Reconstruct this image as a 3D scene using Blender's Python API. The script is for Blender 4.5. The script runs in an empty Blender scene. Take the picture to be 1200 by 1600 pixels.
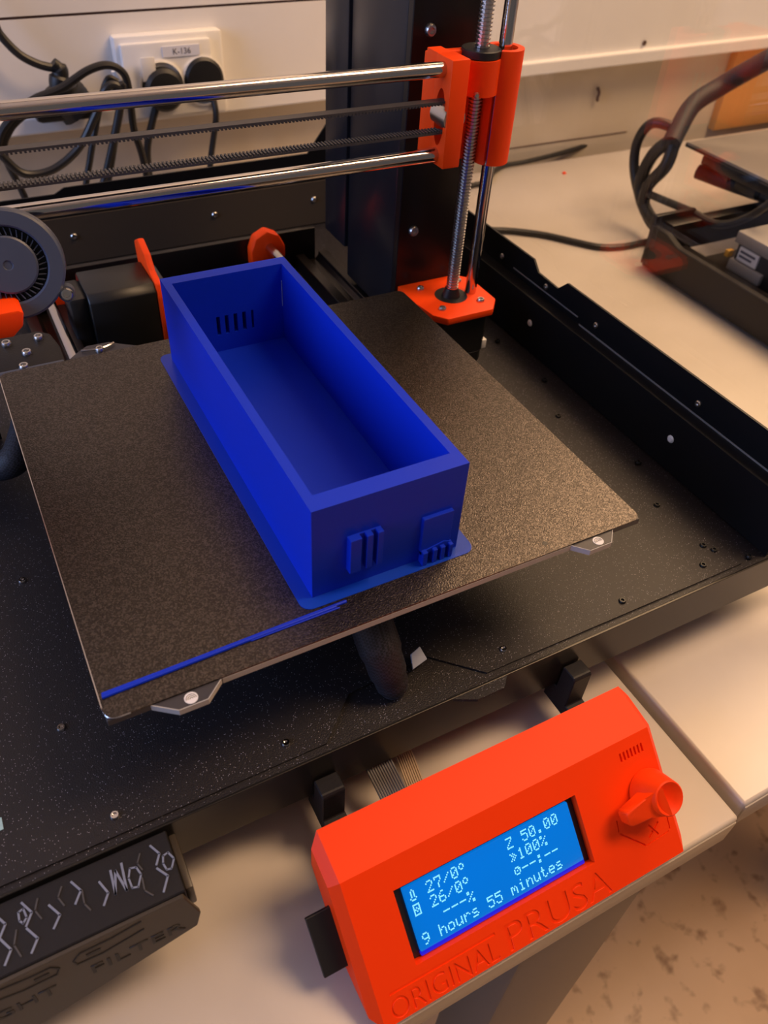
import bpy, bmesh, math, random
from mathutils import Vector, Matrix
random.seed(7)
S = 0.001
ZOFF = 870.0          # mm: the room floor is world z = 0
scene = bpy.context.scene
COL = scene.collection

# ------------------------------------------------------------------ camera
cam_d = bpy.data.cameras.new('camera'); cam = bpy.data.objects.new('camera', cam_d); COL.objects.link(cam)
R = Matrix(((0.88360006, -0.46527497, 0.05263199), (-0.28778239, -0.62828818, -0.72279683), (0.36936733, 0.62351676, -0.68905342)))
rot = Matrix((R[0], -R[1], -R[2])).transposed()
cam.matrix_world = Matrix.Translation(Vector((5.2158, -177.3867, 256.9217 + ZOFF)) * S) @ rot.to_4x4()
cam_d.sensor_fit = 'VERTICAL'; cam_d.sensor_height = 36.0; cam_d.sensor_width = 27.0
cam_d.lens = 1234.15 / 1600 * 36
cam_d.clip_start = 0.01; cam_d.clip_end = 50
cam_d.dof.use_dof = True; cam_d.dof.focus_distance = 0.40; cam_d.dof.aperture_fstop = 13
scene.camera = cam

# ------------------------------------------------------------------ light
scene.view_settings.view_transform = 'Standard'
scene.view_settings.look = 'None'
scene.view_settings.gamma = 1.0
scene.view_settings.use_curve_mapping = False
scene.view_settings.exposure = 0.0
w = bpy.data.worlds.new('world'); scene.world = w; w.use_nodes = True
bg = w.node_tree.nodes['Background']
bg.inputs[0].default_value = (1.0, 0.86, 0.80, 1); bg.inputs[1].default_value = 0.11


def area(name, loc, target, size, power, color, size_y=None):
    d = bpy.data.lights.new(name, 'AREA'); o = bpy.data.objects.new(name, d); COL.objects.link(o)
    d.energy = power; d.color = color; d.size = size
    if size_y:
        d.shape = 'RECTANGLE'; d.size_y = size_y
    loc = Vector((loc[0], loc[1], loc[2] + ZOFF)) * S; t = Vector((target[0], target[1], target[2] + ZOFF)) * S
    o.location = loc; o.rotation_euler = (t - loc).to_track_quat('-Z', 'Y').to_euler()
    return o


area('ceiling_lamp_warm', (900, -200, 1650), (200, 100, 0), 0.5, 40, (1.0, 0.64, 0.36), 1.3)
area('window_light_cool', (-1500, 60, 600), (120, 120, 0), 0.9, 20, (0.36, 0.54, 1.0), 1.0)
area('sheet_gloss_fill_warm', (1100, 620, 930), (200, 60, 0), 0.6, 14, (1.0, 0.64, 0.34), 0.5)  # unseen warm light, added for the gloss on the print sheet


# ------------------------------------------------------------------ materials
def mat(name, base, rough=0.5, metal=0.0, spec=0.5, emit=None, estr=0.0):
    m = bpy.data.materials.new(name); m.use_nodes = True
    b = m.node_tree.nodes['Principled BSDF']
    b.inputs['Base Color'].default_value = (*base, 1); b.inputs['Roughness'].default_value = rough
    b.inputs['Metallic'].default_value = metal; b.inputs['Specular IOR Level'].default_value = spec
    if emit:
        b.inputs['Emission Color'].default_value = (*emit, 1); b.inputs['Emission Strength'].default_value = estr
    return m


def nodes(m):
    nt = m.node_tree
    return nt, nt.nodes, nt.links, nt.nodes['Principled BSDF']


def coord(m, scale=(1, 1, 1)):
    nt, n, l, b = nodes(m)
    tc = n.new('ShaderNodeTexCoord'); mp = n.new('ShaderNodeMapping'); mp.inputs['Scale'].default_value = scale
    l.new(tc.outputs['Object'], mp.inputs[0]); return mp


def bump_noise(m, scale, strength, dist=0.0002, stretch=(1, 1, 1), detail=2.0):
    nt, n, l, b = nodes(m); mp = coord(m, stretch)
    t = n.new('ShaderNodeTexNoise'); t.inputs['Scale'].default_value = scale; t.inputs['Detail'].default_value = detail
    bp = n.new('ShaderNodeBump'); bp.inputs['Strength'].default_value = strength; bp.inputs['Distance'].default_value = dist
    l.new(mp.outputs[0], t.inputs['Vector']); l.new(t.outputs[0], bp.inputs['Height']); l.new(bp.outputs[0], b.inputs['Normal'])
    return t


def mottled(m, c1, c2, scale, lo=0.4, hi=0.6, detail=4.0, stretch=(1, 1, 1)):
    nt, n, l, b = nodes(m); mp = coord(m, stretch)
    t = n.new('ShaderNodeTexNoise'); t.inputs['Scale'].default_value = scale; t.inputs['Detail'].default_value = detail
    r = n.new('ShaderNodeValToRGB'); r.color_ramp.elements[0].position = lo; r.color_ramp.elements[1].position = hi
    r.color_ramp.elements[0].color = (*c1, 1); r.color_ramp.elements[1].color = (*c2, 1)
    l.new(mp.outputs[0], t.inputs['Vector']); l.new(t.outputs[0], r.inputs[0]); l.new(r.outputs[0], b.inputs['Base Color'])
    return r


def flakes(m, base, flake, scale, cut):
    """powder coat: a few cells out of many are bright metal flakes"""
    nt, n, l, b = nodes(m); mp = coord(m)
    v = n.new('ShaderNodeTexVoronoi'); v.inputs['Scale'].default_value = scale
    sp = n.new('ShaderNodeSeparateColor'); g = n.new('ShaderNodeMath'); g.operation = 'GREATER_THAN'; g.inputs[1].default_value = cut
    d = n.new('ShaderNodeMath'); d.operation = 'LESS_THAN'; d.inputs[1].default_value = 0.33
    mu = n.new('ShaderNodeMath'); mu.operation = 'MULTIPLY'
    mx = n.new('ShaderNodeMix'); mx.data_type = 'RGBA'
    mx.inputs[6].default_value = (*base, 1); mx.inputs[7].default_value = (*flake, 1)
    l.new(mp.outputs[0], v.inputs['Vector']); l.new(v.outputs['Color'], sp.inputs[0]); l.new(sp.outputs[0], g.inputs[0])
    l.new(v.outputs['Distance'], d.inputs[0]); l.new(g.outputs[0], mu.inputs[0]); l.new(d.outputs[0], mu.inputs[1])
    l.new(mu.outputs[0], mx.inputs[0]); l.new(mx.outputs[2], b.inputs['Base Color'])
    return v


def grain(m, c1, c2, scale):
    """textured coat: each small cell has its own shade"""
    nt, n, l, b = nodes(m); mp = coord(m)
    v = n.new('ShaderNodeTexVoronoi'); v.inputs['Scale'].default_value = scale
    sp = n.new('ShaderNodeSeparateColor'); r = n.new('ShaderNodeValToRGB')
    r.color_ramp.elements[0].color = (*c1, 1); r.color_ramp.elements[1].color = (*c2, 1); r.color_ramp.elements[0].position = 0.35
    l.new(mp.outputs[0], v.inputs['Vector']); l.new(v.outputs['Color'], sp.inputs[0]); l.new(sp.outputs[0], r.inputs[0]); l.new(r.outputs[0], b.inputs['Base Color'])


M = {}
M['powder'] = mat('black_powder_coat', (0.014, 0.012, 0.014), 0.42, spec=0.4); flakes(M['powder'], (0.014, 0.012, 0.014), (0.36, 0.34, 0.39), 2000, 0.93)
bump_noise(M['powder'], 1700, 0.8, 0.00025)
M['powder_face'] = mat('black_powder_coat_smooth', (0.008, 0.008, 0.009), 0.34, spec=0.25)
M['semi_gloss'] = mat('semi_gloss_black_steel', (0.032, 0.029, 0.026), 0.28, 0.6)
M['pei'] = mat('textured_pei_sheet', (0.12, 0.088, 0.062), 0.34, 1.0)
grain(M['pei'], (0.066, 0.058, 0.054), (0.140, 0.122, 0.112), 1500); bump_noise(M['pei'], 1400, 0.7, 0.00025, detail=1.0)
M['orange'] = mat('orange_printed_plastic', (1.0, 0.065, 0.002), 0.5, spec=0.22); bump_noise(M['orange'], 60, 0.05, 0.0002, (1, 1, 60))
M['orange_lcd'] = mat('orange_red_printed_plastic', (0.95, 0.048, 0.001), 0.5, spec=0.2); bump_noise(M['orange_lcd'], 90, 0.08, 0.0002, (1, 1, 1))
M['blue'] = mat('blue_printed_plastic', (0.003, 0.030, 0.55), 0.48, spec=0.2); bump_noise(M['blue'], 5, 0.25, 0.0002, (1, 1, 500), 1.0)
M['brim'] = mat('blue_thin_layer', (0.002, 0.045, 0.44), 0.36, spec=0.4)
M['steel'] = mat('polished_steel', (0.62, 0.60, 0.60), 0.12, 1.0)
M['screw'] = mat('zinc_screw', (0.62, 0.60, 0.58), 0.28, 1.0)
M['sheet_edge'] = mat('bare_steel_edge', (0.75, 0.73, 0.72), 0.3, 1.0)
M['bed_edge'] = mat('grey_bed_edge', (0.42, 0.41, 0.39), 0.5, 0.0, 0.3)
M['bed'] = mat('black_heated_bed', (0.035, 0.033, 0.040), 0.45)
M['white_mark'] = mat('white_silkscreen', (0.72, 0.72, 0.74), 0.6)
M['alu_black'] = mat('black_anodised_frame', (0.009, 0.007, 0.007), 0.30, spec=0.35)
M['black'] = mat('black_plastic', (0.010, 0.010, 0.011), 0.45)
M['black_gloss'] = mat('glossy_black_plastic', (0.012, 0.012, 0.016), 0.28)
M['black_print'] = mat('black_printed_plastic', (0.012, 0.011, 0.013), 0.5, spec=0.3); bump_noise(M['black_print'], 900, 0.5, 0.0002)
M['motor'] = mat('black_motor_paint', (0.008, 0.008, 0.008), 0.40)
M['fan'] = mat('blue_black_fan_plastic', (0.055, 0.068, 0.11), 0.42)
M['rubber'] = mat('black_rubber_cable', (0.014, 0.013, 0.013), 0.42)
M['belt'] = mat('grey_black_belt', (0.050, 0.047, 0.050), 0.45)
M['sleeve'] = mat('woven_textile_sleeve', (0.014, 0.014, 0.020), 0.6)
_nt, _n, _l, _b = nodes(M['sleeve']); _c = _n.new('ShaderNodeTexChecker'); _c.inputs['Scale'].default_value = 900
_c.inputs['Color1'].default_value = (0.004, 0.004, 0.006, 1); _c.inputs['Color2'].default_value = (0.024, 0.024, 0.036, 1)
_l.new(coord(M['sleeve']).outputs[0], _c.inputs['Vector']); _l.new(_c.outputs[0], _b.inputs['Base Color'])
M['lcd'] = mat('lit_blue_lcd', (0.0, 0.05, 0.3), 0.25, spec=0.2, emit=(0.0, 0.155, 0.58), estr=0.95)
M['lcd_edge'] = mat('lcd_backlight_edge', (0.0, 0.01, 0.3), 0.25, emit=(0.012, 0.01, 0.62), estr=0.9)
M['lcd_text'] = mat('lit_lcd_characters', (0.2, 0.7, 0.8), 0.4, emit=(0.22, 0.80, 0.88), estr=1.0)
M['table'] = mat('cream_laminate', (0.62, 0.58, 0.54), 0.30)
mottled(M['table'], (0.53, 0.475, 0.42), (0.58, 0.525, 0.47), 12, 0.35, 0.65)
M['table_edge'] = mat('beige_edge_band', (0.42, 0.36, 0.29), 0.38)
M['leg'] = mat('grey_brown_painted_steel', (0.16, 0.135, 0.115), 0.40, 0.2)
M['wall'] = mat('cream_wall_paint', (0.84, 0.81, 0.77), 0.55); mottled(M['wall'], (0.82, 0.79, 0.75), (0.86, 0.83, 0.79), 6)
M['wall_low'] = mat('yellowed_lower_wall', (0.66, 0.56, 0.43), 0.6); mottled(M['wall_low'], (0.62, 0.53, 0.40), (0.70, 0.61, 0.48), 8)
M['groove'] = mat('dark_joint', (0.10, 0.05, 0.035), 0.8)
M['white'] = mat('white_plastic', (0.82, 0.80, 0.76), 0.35)
M['paper'] = mat('white_label_paper', (0.80, 0.80, 0.84), 0.7)
M['ink'] = mat('grey_ink', (0.10, 0.10, 0.14), 0.7)
M['grey'] = mat('grey_metal_case', (0.30, 0.28, 0.26), 0.4, 0.3)
M['grey_cable'] = mat('grey_ribbon', (0.10, 0.095, 0.10), 0.5)
M['tan_cable'] = mat('tan_ribbon', (0.48, 0.36, 0.25), 0.5)
M['tan_box'] = mat('orange_brown_card', (0.72, 0.34, 0.09), 0.6)
M['grey_sheet'] = mat('grey_coated_sheet', (0.24, 0.21, 0.19), 0.45, 0.2)
M['warm_tint'] = mat('black_coat_warm_light_tint', (0.085, 0.066, 0.048), 0.42, 0.2)  # black tray coat with the brown of warm light put into its colour
M['grey_light'] = mat('pale_grey_metal_case', (0.34, 0.32, 0.31), 0.4, 0.2)
M['yellow'] = mat('yellow_plastic', (0.80, 0.42, 0.03), 0.5)
M['cyan'] = mat('pale_cyan_sticker', (0.35, 0.55, 0.58), 0.5)
M['pale_blue'] = mat('pale_blue_plastic', (0.42, 0.48, 0.66), 0.5)
M['mark'] = mat('relief_glint_tone', (0.20, 0.23, 0.32), 0.4)  # raised black strokes, their highlights put into the colour
M['mark_dim'] = mat('relief_dim_glint_tone', (0.060, 0.058, 0.062), 0.45)  # weaker highlights on the raised strokes, also put into the colour
M['filter_face'] = mat('dark_olive_printed_plastic', (0.050, 0.040, 0.030), 0.38)
M['ceiling'] = mat('white_ceiling_paint', (0.75, 0.72, 0.66), 0.8)
# clear acrylic: transparent body with a Fresnel mirror skin
m = bpy.data.materials.new('clear_acrylic'); m.use_nodes = True; nt = m.node_tree; nt.nodes.clear()
o_ = nt.nodes.new('ShaderNodeOutputMaterial'); tr = nt.nodes.new('ShaderNodeBsdfTransparent'); gl = nt.nodes.new('ShaderNodeBsdfGlossy')
gl.inputs['Roughness'].default_value = 0.02; tr.inputs[0].default_value = (0.97, 0.975, 0.98, 1)
lw = nt.nodes.new('ShaderNodeLayerWeight'); pw_ = nt.nodes.new('ShaderNodeMath'); pw_.operation = 'POWER'; pw_.inputs[1].default_value = 5.0
ma = nt.nodes.new('ShaderNodeMath'); ma.operation = 'MULTIPLY_ADD'; ma.inputs[1].default_value = 0.96; ma.inputs[2].default_value = 0.07
lw.inputs[0].default_value = 0.5; mx = nt.nodes.new('ShaderNodeMixShader')
nt.links.new(lw.outputs['Facing'], pw_.inputs[0]); nt.links.new(pw_.outputs[0], ma.inputs[0]); nt.links.new(ma.outputs[0], mx.inputs[0])
nt.links.new(tr.outputs[0], mx.inputs[1]); nt.links.new(gl.outputs[0], mx.inputs[2]); nt.links.new(mx.outputs[0], o_.inputs[0])
M['acrylic'] = m
# floor: beige terrazzo with brown chips
M['floor'] = mat('beige_terrazzo', (0.5, 0.36, 0.24), 0.35)
nt, n, l, b = nodes(M['floor']); mp = coord(M['floor'])
t1 = n.new('ShaderNodeTexNoise'); t1.inputs['Scale'].default_value = 34; t1.inputs['Detail'].default_value = 3; t1.inputs['Distortion'].default_value = 0.15
r1 = n.new('ShaderNodeValToRGB'); r1.color_ramp.elements[0].position = 0.30; r1.color_ramp.elements[1].position = 0.43
r1.color_ramp.elements[0].color = (0.36, 0.21, 0.12, 1); r1.color_ramp.elements[1].color = (0.78, 0.54, 0.34, 1)
t2 = n.new('ShaderNodeTexNoise'); t2.inputs['Scale'].default_value = 7; t2.inputs['Detail'].default_value = 4
r2 = n.new('ShaderNodeValToRGB'); r2.color_ramp.elements[0].color = (0.72, 0.66, 0.6, 1); r2.color_ramp.elements[1].color = (1, 1, 1, 1)
mu = n.new('ShaderNodeMix'); mu.data_type = 'RGBA'; mu.blend_type = 'MULTIPLY'; mu.inputs[0].default_value = 1
l.new(mp.outputs[0], t1.inputs['Vector']); l.new(mp.outputs[0], t2.inputs['Vector']); l.new(t1.outputs[0], r1.inputs[0]); l.new(t2.outputs[0], r2.inputs[0])
l.new(r1.outputs[0], mu.inputs[6]); l.new(r2.outputs[0], mu.inputs[7]); l.new(mu.outputs[2], b.inputs['Base Color'])


# ------------------------------------------------------------------ builders (all coordinates in mm)
class B:
    def __init__(s): s.bm = bmesh.new()

    def box(s, x0, x1, y0, y1, z0, z1, bevel=0.0, seg=2):
        t = bmesh.new()
        v = [t.verts.new((x, y, z)) for z in (z0, z1) for y in (y0, y1) for x in (x0, x1)]
        for f in ((0, 2, 3, 1), (4, 5, 7, 6), (0, 1, 5, 4), (2, 6, 7, 3), (0, 4, 6, 2), (1, 3, 7, 5)): t.faces.new([v[i] for i in f])
        if bevel: bmesh.ops.bevel(t, geom=list(t.edges), offset=bevel, segments=seg, affect='EDGES', profile=0.5)
        return s.add(t)

    def add(s, t, mtx=None):
        if mtx is not None: bmesh.ops.transform(t, matrix=mtx, verts=t.verts)
        me = bpy.data.meshes.new('tmp'); t.to_mesh(me); t.free(); s.bm.from_mesh(me); bpy.data.meshes.remove(me); return s

    def prism(s, pts, axis, a, b, bevel=0.0, seg=2, ends=None):
        """polygon pts in the plane across axis ('x': (y,z), 'y': (x,z), 'z': (x,y)) from a to b"""
        t = bmesh.new()
        mk = {'x': lambda p, h: (h, p[0], p[1]), 'y': lambda p, h: (p[0], h, p[1]), 'z': lambda p, h: (p[0], p[1], h)}[axis]
        lo = [t.verts.new(mk(p, a)) for p in pts]; hi = [t.verts.new(mk(p, b)) for p in pts]; k = len(pts)
        f0 = t.faces.new(lo); f1 = t.faces.new(hi[::-1])
        for i in range(k): t.faces.new((lo[i], hi[i], hi[(i + 1) % k], lo[(i + 1) % k]))
        bmesh.ops.recalc_face_normals(t, faces=t.faces)
        if bevel:
            e = list(t.edges) if ends is None else [q for q in t.edges if (q in f0.edges[:] or q in f1.edges[:])]
            bmesh.ops.bevel(t, geom=e, offset=bevel, segments=seg, affect='EDGES', profile=0.5)
        return s.add(t)

    def lathe(s, prof, p0, axis, seg=24, cap=True):
        """prof: (radius, distance along axis) pairs"""
        t = bmesh.new(); ax = Vector(axis).normalized(); q = ax.to_track_quat('Z', 'Y').to_matrix(); p0 = Vector(p0)
        rings = []
        for r, h in prof:
            if r < 1e-6: rings.append([t.verts.new(p0 + ax * h)])
            else: rings.append([t.verts.new(p0 + q @ Vector((r * math.cos(2 * math.pi * i / seg), r * math.sin(2 * math.pi * i / seg), h))) for i in range(seg)])
        for a, b in zip(rings, rings[1:]):
            for i in range(seg):
                j = (i + 1) % seg
                if len(a) == 1 and len(b) == 1: continue
                if len(a) == 1: t.faces.new((a[0], b[i], b[j]))
                elif len(b) == 1: t.faces.new((a[i], b[0], a[j]))
                else: t.faces.new((a[i], b[i], b[j], a[j]))
        if cap and len(rings[0]) > 1: t.faces.new(rings[0])
        if cap and len(rings[-1]) > 1: t.faces.new(rings[-1])
        bmesh.ops.recalc_face_normals(t, faces=t.faces)
        return s.add(t)

    def cyl(s, p0, p1, r, seg=20, r2=None, ch=0.0):
        p0 = Vector(p0); d = Vector(p1) - p0; L = d.length; r2 = r if r2 is None else r2
        pr = [(r, 0), (r2, L)] if not ch else [(r - ch, 0), (r, ch), (r2, L - ch), (r2 - ch, L)]
        return s.lathe(pr, p0, d, seg)

    def tube(s, pts, r, seg=10, sub=6, flat=None):
        """smooth tube through pts"""
        P = [Vector(p) for p in pts]; Q = []
        for i in range(len(P) - 1):
            a = P[max(i - 1, 0)]; b = P[i]; c = P[i + 1]; d = P[min(i + 2, len(P) - 1)]
            for k in range(sub):
                u = k / sub
                Q.append(0.5 * ((2 * b) + (c - a) * u + (2 * a - 5 * b + 4 * c - d) * u * u + (3 * b - a - 3 * c + d) * u ** 3))
        Q.append(P[-1]); t = bmesh.new(); rings = []; up = None
        for i, q in enumerate(Q):
            tg = (Q[min(i + 1, len(Q) - 1)] - Q[max(i - 1, 0)]).normalized()
            if up is None: up = tg.orthogonal().normalized()
            else: up = (up - tg * up.dot(tg)).normalized()
            sd = tg.cross(up); rr = r[min(i * len(r) // len(Q), len(r) - 1)] if isinstance(r, (list, tuple)) else r
            rings.append([t.verts.new(q + (up * math.cos(2 * math.pi * k / seg) + sd * math.sin(2 * math.pi * k / seg)) * rr) for k in range(seg)])
        for a, b in zip(rings, rings[1:]):
            for i in range(seg): t.faces.new((a[i], a[(i + 1) % seg], b[(i + 1) % seg], b[i]))
        t.faces.new(rings[0][::-1]); t.faces.new(rings[-1])
        bmesh.ops.recalc_face_normals(t, faces=t.faces)
        return s.add(t)

    def quad(s, pts):
        t = bmesh.new(); t.faces.new([t.verts.new(p) for p in pts]); return s.add(t)

    def xf(s, mtx): bmesh.ops.transform(s.bm, matrix=mtx, verts=s.bm.verts); return s


BASE = {}


def thing(name, label, cat, base, group=None, kind=None):
    o = bpy.data.objects.new(name, None); COL.objects.link(o); o.empty_display_size = 0.02
    o.location = (base[0] * S, base[1] * S, (base[2] + ZOFF) * S)
    o['label'] = label; o['category'] = cat
    if group: o['group'] = group
    if kind: o['kind'] = kind
    BASE[o.name] = Vector(base); return o


def finish(me, mt, smooth):
    me.materials.append(mt)
    if smooth:
        for p in me.polygons: p.use_smooth = True
        try: me.set_sharp_from_angle(angle=math.radians(35))
        except Exception: pass


def part(name, b, mt, parent, smooth=True, label=None):
    """one mesh object under its thing or part"""
    base = BASE[parent.name]; bmesh.ops.recalc_face_normals(b.bm, faces=b.bm.faces)
    bmesh.ops.transform(b.bm, matrix=Matrix.Scale(S, 4) @ Matrix.Translation(-base), verts=b.bm.verts)
    me = bpy.data.meshes.new(name); b.bm.to_mesh(me); b.bm.free(); finish(me, mt, smooth)
    o = bpy.data.objects.new(name, me); COL.objects.link(o); o.parent = parent; BASE[o.name] = base
    if label: o['label'] = label
    return o


def single(name, b, mt, label=None, cat=None, base=None, kind=None, group=None, smooth=True):
    """a thing that is one mesh"""
    base = Vector(base); bmesh.ops.recalc_face_normals(b.bm, faces=b.bm.faces)
    bmesh.ops.transform(b.bm, matrix=Matrix.Scale(S, 4) @ Matrix.Translation(-base), verts=b.bm.verts)
    me = bpy.data.meshes.new(name); b.bm.to_mesh(me); b.bm.free(); finish(me, mt, smooth)
    o = bpy.data.objects.new(name, me); COL.objects.link(o); o.location = (base[0] * S, base[1] * S, (base[2] + ZOFF) * S); BASE[o.name] = base
    for k, v in (('label', label), ('category', cat), ('kind', kind), ('group', group)):
        if v: o[k] = v
    return o


def again(src, d, parent=None):
    """another copy of a part, moved by d (mm)"""
    o = src.copy(); COL.objects.link(o); o.location = src.location + Vector(d) * S
    if parent: o.parent = parent
    BASE[o.name] = BASE[src.name]
    for c in src.children:
        k = c.copy(); COL.objects.link(k); k.parent = o; BASE[k.name] = BASE[c.name]
    return o


def text_mesh(txt, width, height, depth):
    """closed text solid in mm, lower-left at the origin, in the xy plane, extruded along +-z"""
    cu = bpy.data.curves.new('lettering', 'FONT'); cu.body = txt; cu.extrude = 0.5; cu.resolution_u = 4
    ob = bpy.data.objects.new('lettering', cu); COL.objects.link(ob)
    dg = bpy.context.evaluated_depsgraph_get(); me = bpy.data.meshes.new_from_object(ob.evaluated_get(dg))
    bpy.data.objects.remove(ob); t = bmesh.new(); t.from_mesh(me); bpy.data.meshes.remove(me)
    bmesh.ops.remove_doubles(t, verts=t.verts, dist=1e-5)
    xs = [v.co.x for v in t.verts]; ys = [v.co.y for v in t.verts]
    fx = width / (max(xs) - min(xs)); fy = height / (max(ys) - min(ys))
    for v in t.verts: v.co = Vector(((v.co.x - min(xs)) * fx, (v.co.y - min(ys)) * fy, v.co.z * depth))
    return t


# ------------------------------------------------------------------ the room
b = B(); b.box(-2500, 3500, -2500, 1100, -20, 0); b.xf(Matrix.Translation((0, 0, -870)))
single('floor', b, M['floor'], 'beige terrazzo floor speckled with brown chips below the tables', None, (0, 0, -870), 'structure', smooth=False)
WR = Matrix.Translation((400, 670, 0)) @ Matrix.Rotation(math.atan(0.035), 4, 'Z')      # wall frame: u along the wall, v into it


def wallbox(*a, **k): return B().box(*a, **k).xf(WR)


wall = single('wall_back', wallbox(-2900, 3100, 25, 200, -870, 1750), M['wall_low'], 'yellowed cream lower wall behind the tables', None, (400, 700, -870), 'structure', smooth=False)
part('nail_hook', B().tube([(812, 706, -46), (815, 704, -52), (813, 703, -58), (816, 705, -62)], 2.2, 6, 3), M['groove'], wall)
part('wall_crack', B().tube([(660, 704, -109), (760, 707, -110), (890, 711.5, -112)], 0.7, 5, 3), M['groove'], wall)
single('trim_1', wallbox(-2900, 3100, 0, 24.5, 2, 78), M['wall'], 'cream wall panel with the double socket on it', None, (400, 670, 2), 'structure', smooth=False)
tp = single('trim_2', wallbox(-2900, 3100, 0, 24.5, 80.5, 1700), M['wall'], 'cream wall panel above the dark horizontal joint', None, (400, 670, 80), 'structure', smooth=False)
single('trim_3', wallbox(-2900, 3100, 2.5, 24.5, 78, 80.5), M['groove'], 'thin dark horizontal joint between the wall panels', None, (400, 672, 78), 'structure', smooth=False)
single('trim_4', wallbox(-2900, 3100, -8, 24.5, -13, 2, bevel=2), M['wall'], 'cream moulding strip along the bottom of the wall panel', None, (400, 665, -13), 'structure', smooth=False)
part('wall_hole', B().lathe([(0.1, 0), (3.2, 0.2), (3.2, 1.2), (0.1, 1.3)], (855, 684.8, 9), (0, -1, 0), 10), M['groove'], tp)
single('wall_left', B().box(-2600, -2500, -2500, 1100, -870, 1750), M['wall'], 'cream side wall left of the tables', None, (-2550, 0, -870), 'structure', smooth=False)
single('wall_right', B().box(3300, 3400, -2500, 1100, -870, 1750), M['wall'], 'cream side wall right of the tables', None, (3350, 0, -870), 'structure', smooth=False)
single('ceiling', B().box(-2600, 3400, -2500, 1100, 1750, 1800), M['ceiling'], 'pale ceiling over the room', None, (0, 0, 1750), 'structure', smooth=False)

# ------------------------------------------------------------------ tables
TZ = -127.0


def table(label, x0, x1, y0, y1, legx):
    t = thing('table', label, 'table', ((x0 + x1) / 2, 300, -870))
    part('tabletop', B().box(x0, x1, y0, y1, TZ - 24, TZ, bevel=2.2, seg=3), M['table'], t)
    part('edge_band', B().box(x0 + 1.5, x1 - 1.5, y0 - 0.8, y0 + 4, TZ - 23, TZ - 3, bevel=0.6), M['table_edge'], t)
    part('apron', B().box(x0 + 60, x1 - 60, y0 + 40, y0 + 60, TZ - 80, TZ - 24.5), M['leg'], t)
    for lx in legx:
        part('leg', B().box(lx, lx + 84, y0 + 6, y0 + 46, -870, TZ - 24.5, bevel=3), M['leg'], t)
        part('leg', B().box(lx, lx + 84, y1 - 60, y1 - 20, -870, TZ - 24.5, bevel=3), M['leg'], t)
    return t


t1 = table('cream laminate table under the black tray and the orange-red control unit', -700, 272, -108, 650, (-650, 152))
part('leg_flange', B().box(237, 252, -80, -60, -870, TZ - 24.5, bevel=1), M['leg'], t1)
t2 = table('second cream laminate table right of the seam, under the other machine', 279, 2100, -104.5, 688, (760, 1950))

# ------------------------------------------------------------------ enclosure tray
Z0 = -63.0
tray = thing('tray', 'wide black powder-coated steel tray under the machine with a raised right wall', 'tray', (120, 240, TZ))
pan = B().prism([(-300, -14), (120 - 4, -14), (146, -14), (158, -20), (173, -20), (179, -14), (420, -14), (420, 490), (-300, 490)], 'z', Z0 - 3, Z0 - 1)
part('floor_pan', pan, M['powder'], tray, False)
cover = B().prism([(-300, -10.5), (-46, -10.5), (83.4, -10), (103.4, 9), (147.3, 12), (169.5, -9.6), (309, -10.3), (342.3, -10.3), (342.3, 480), (-300, 480)], 'z', Z0 - 1, Z0 + 0.2)
part('cover_plate', cover, M['powder'], tray, False)
part('front_lip', B().box(-300, 420, -14.6, -13.2, -95, Z0 - 0.7, bevel=0.4), M['semi_gloss'], tray, False)
part('right_wall', B().box(360, 361.6, -12, 488, Z0, -24), M['powder_face'], tray, False)
part('right_ledge', B().box(361.6, 392, -12, 506, -28, -26), M['powder_face'], tray, False)
part('right_lip', B().prism([(-12, -25.9), (493, -25.9), (493, -4.6), (252.5, -4.6), (245, -11.6), (221, -12.6), (212, -4.2), (-12, -4.2)], 'x', 372.6, 374.2), M['powder_face'], tray, False)
part('lip_edge', B().box(372.2, 372.6, -12, 191, -26, -25.0), M['grey'], tray, False, 'thin bright folded edge')
part('lip_edge', B().box(372.2, 372.6, 194, 274, -21.6, -20.8), M['grey'], tray, False, 'thin bright folded edge')
part('outer_wall', B().box(390, 392, -12, 506, -95, -28), M['powder_face'], tray, False)
part('back_wall', B().box(-300, 361, 488, 489.6, Z0, -24), M['warm_tint'], tray, False)
part('back_ledge', B().box(-300, 361.6, 489.6, 506, -28, -26), M['powder_face'], tray, False)
part('back_lip', B().prism([(-300, -26), (372.4, -26), (372.4, 24), (315, 24), (296, 0), (86, -1.8), (78, -6), (-300, -6)], 'y', 491.5, 493), M['powder_face'], tray, False)
part('back_skirt', B().box(-300, 390, 504, 506, -95, -28), M['powder_face'], tray, False)
for fx, fy in ((-40, 20), (330, 20), (330, 500), (-40, 500)):
    part('foot', B().cyl((fx, fy, TZ), (fx, fy, -66.5), 14, 20, ch=2), M['rubber'], tray)


def screw_shape(b, p, ax, r=2.4, h=1.2):
    return b.lathe([(0.1, h * 0.35), (r * 0.45, h * 0.35), (r * 0.5, h), (r * 0.8, h), (r, h * 0.5), (r, 0)], p, ax, 12)


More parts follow.
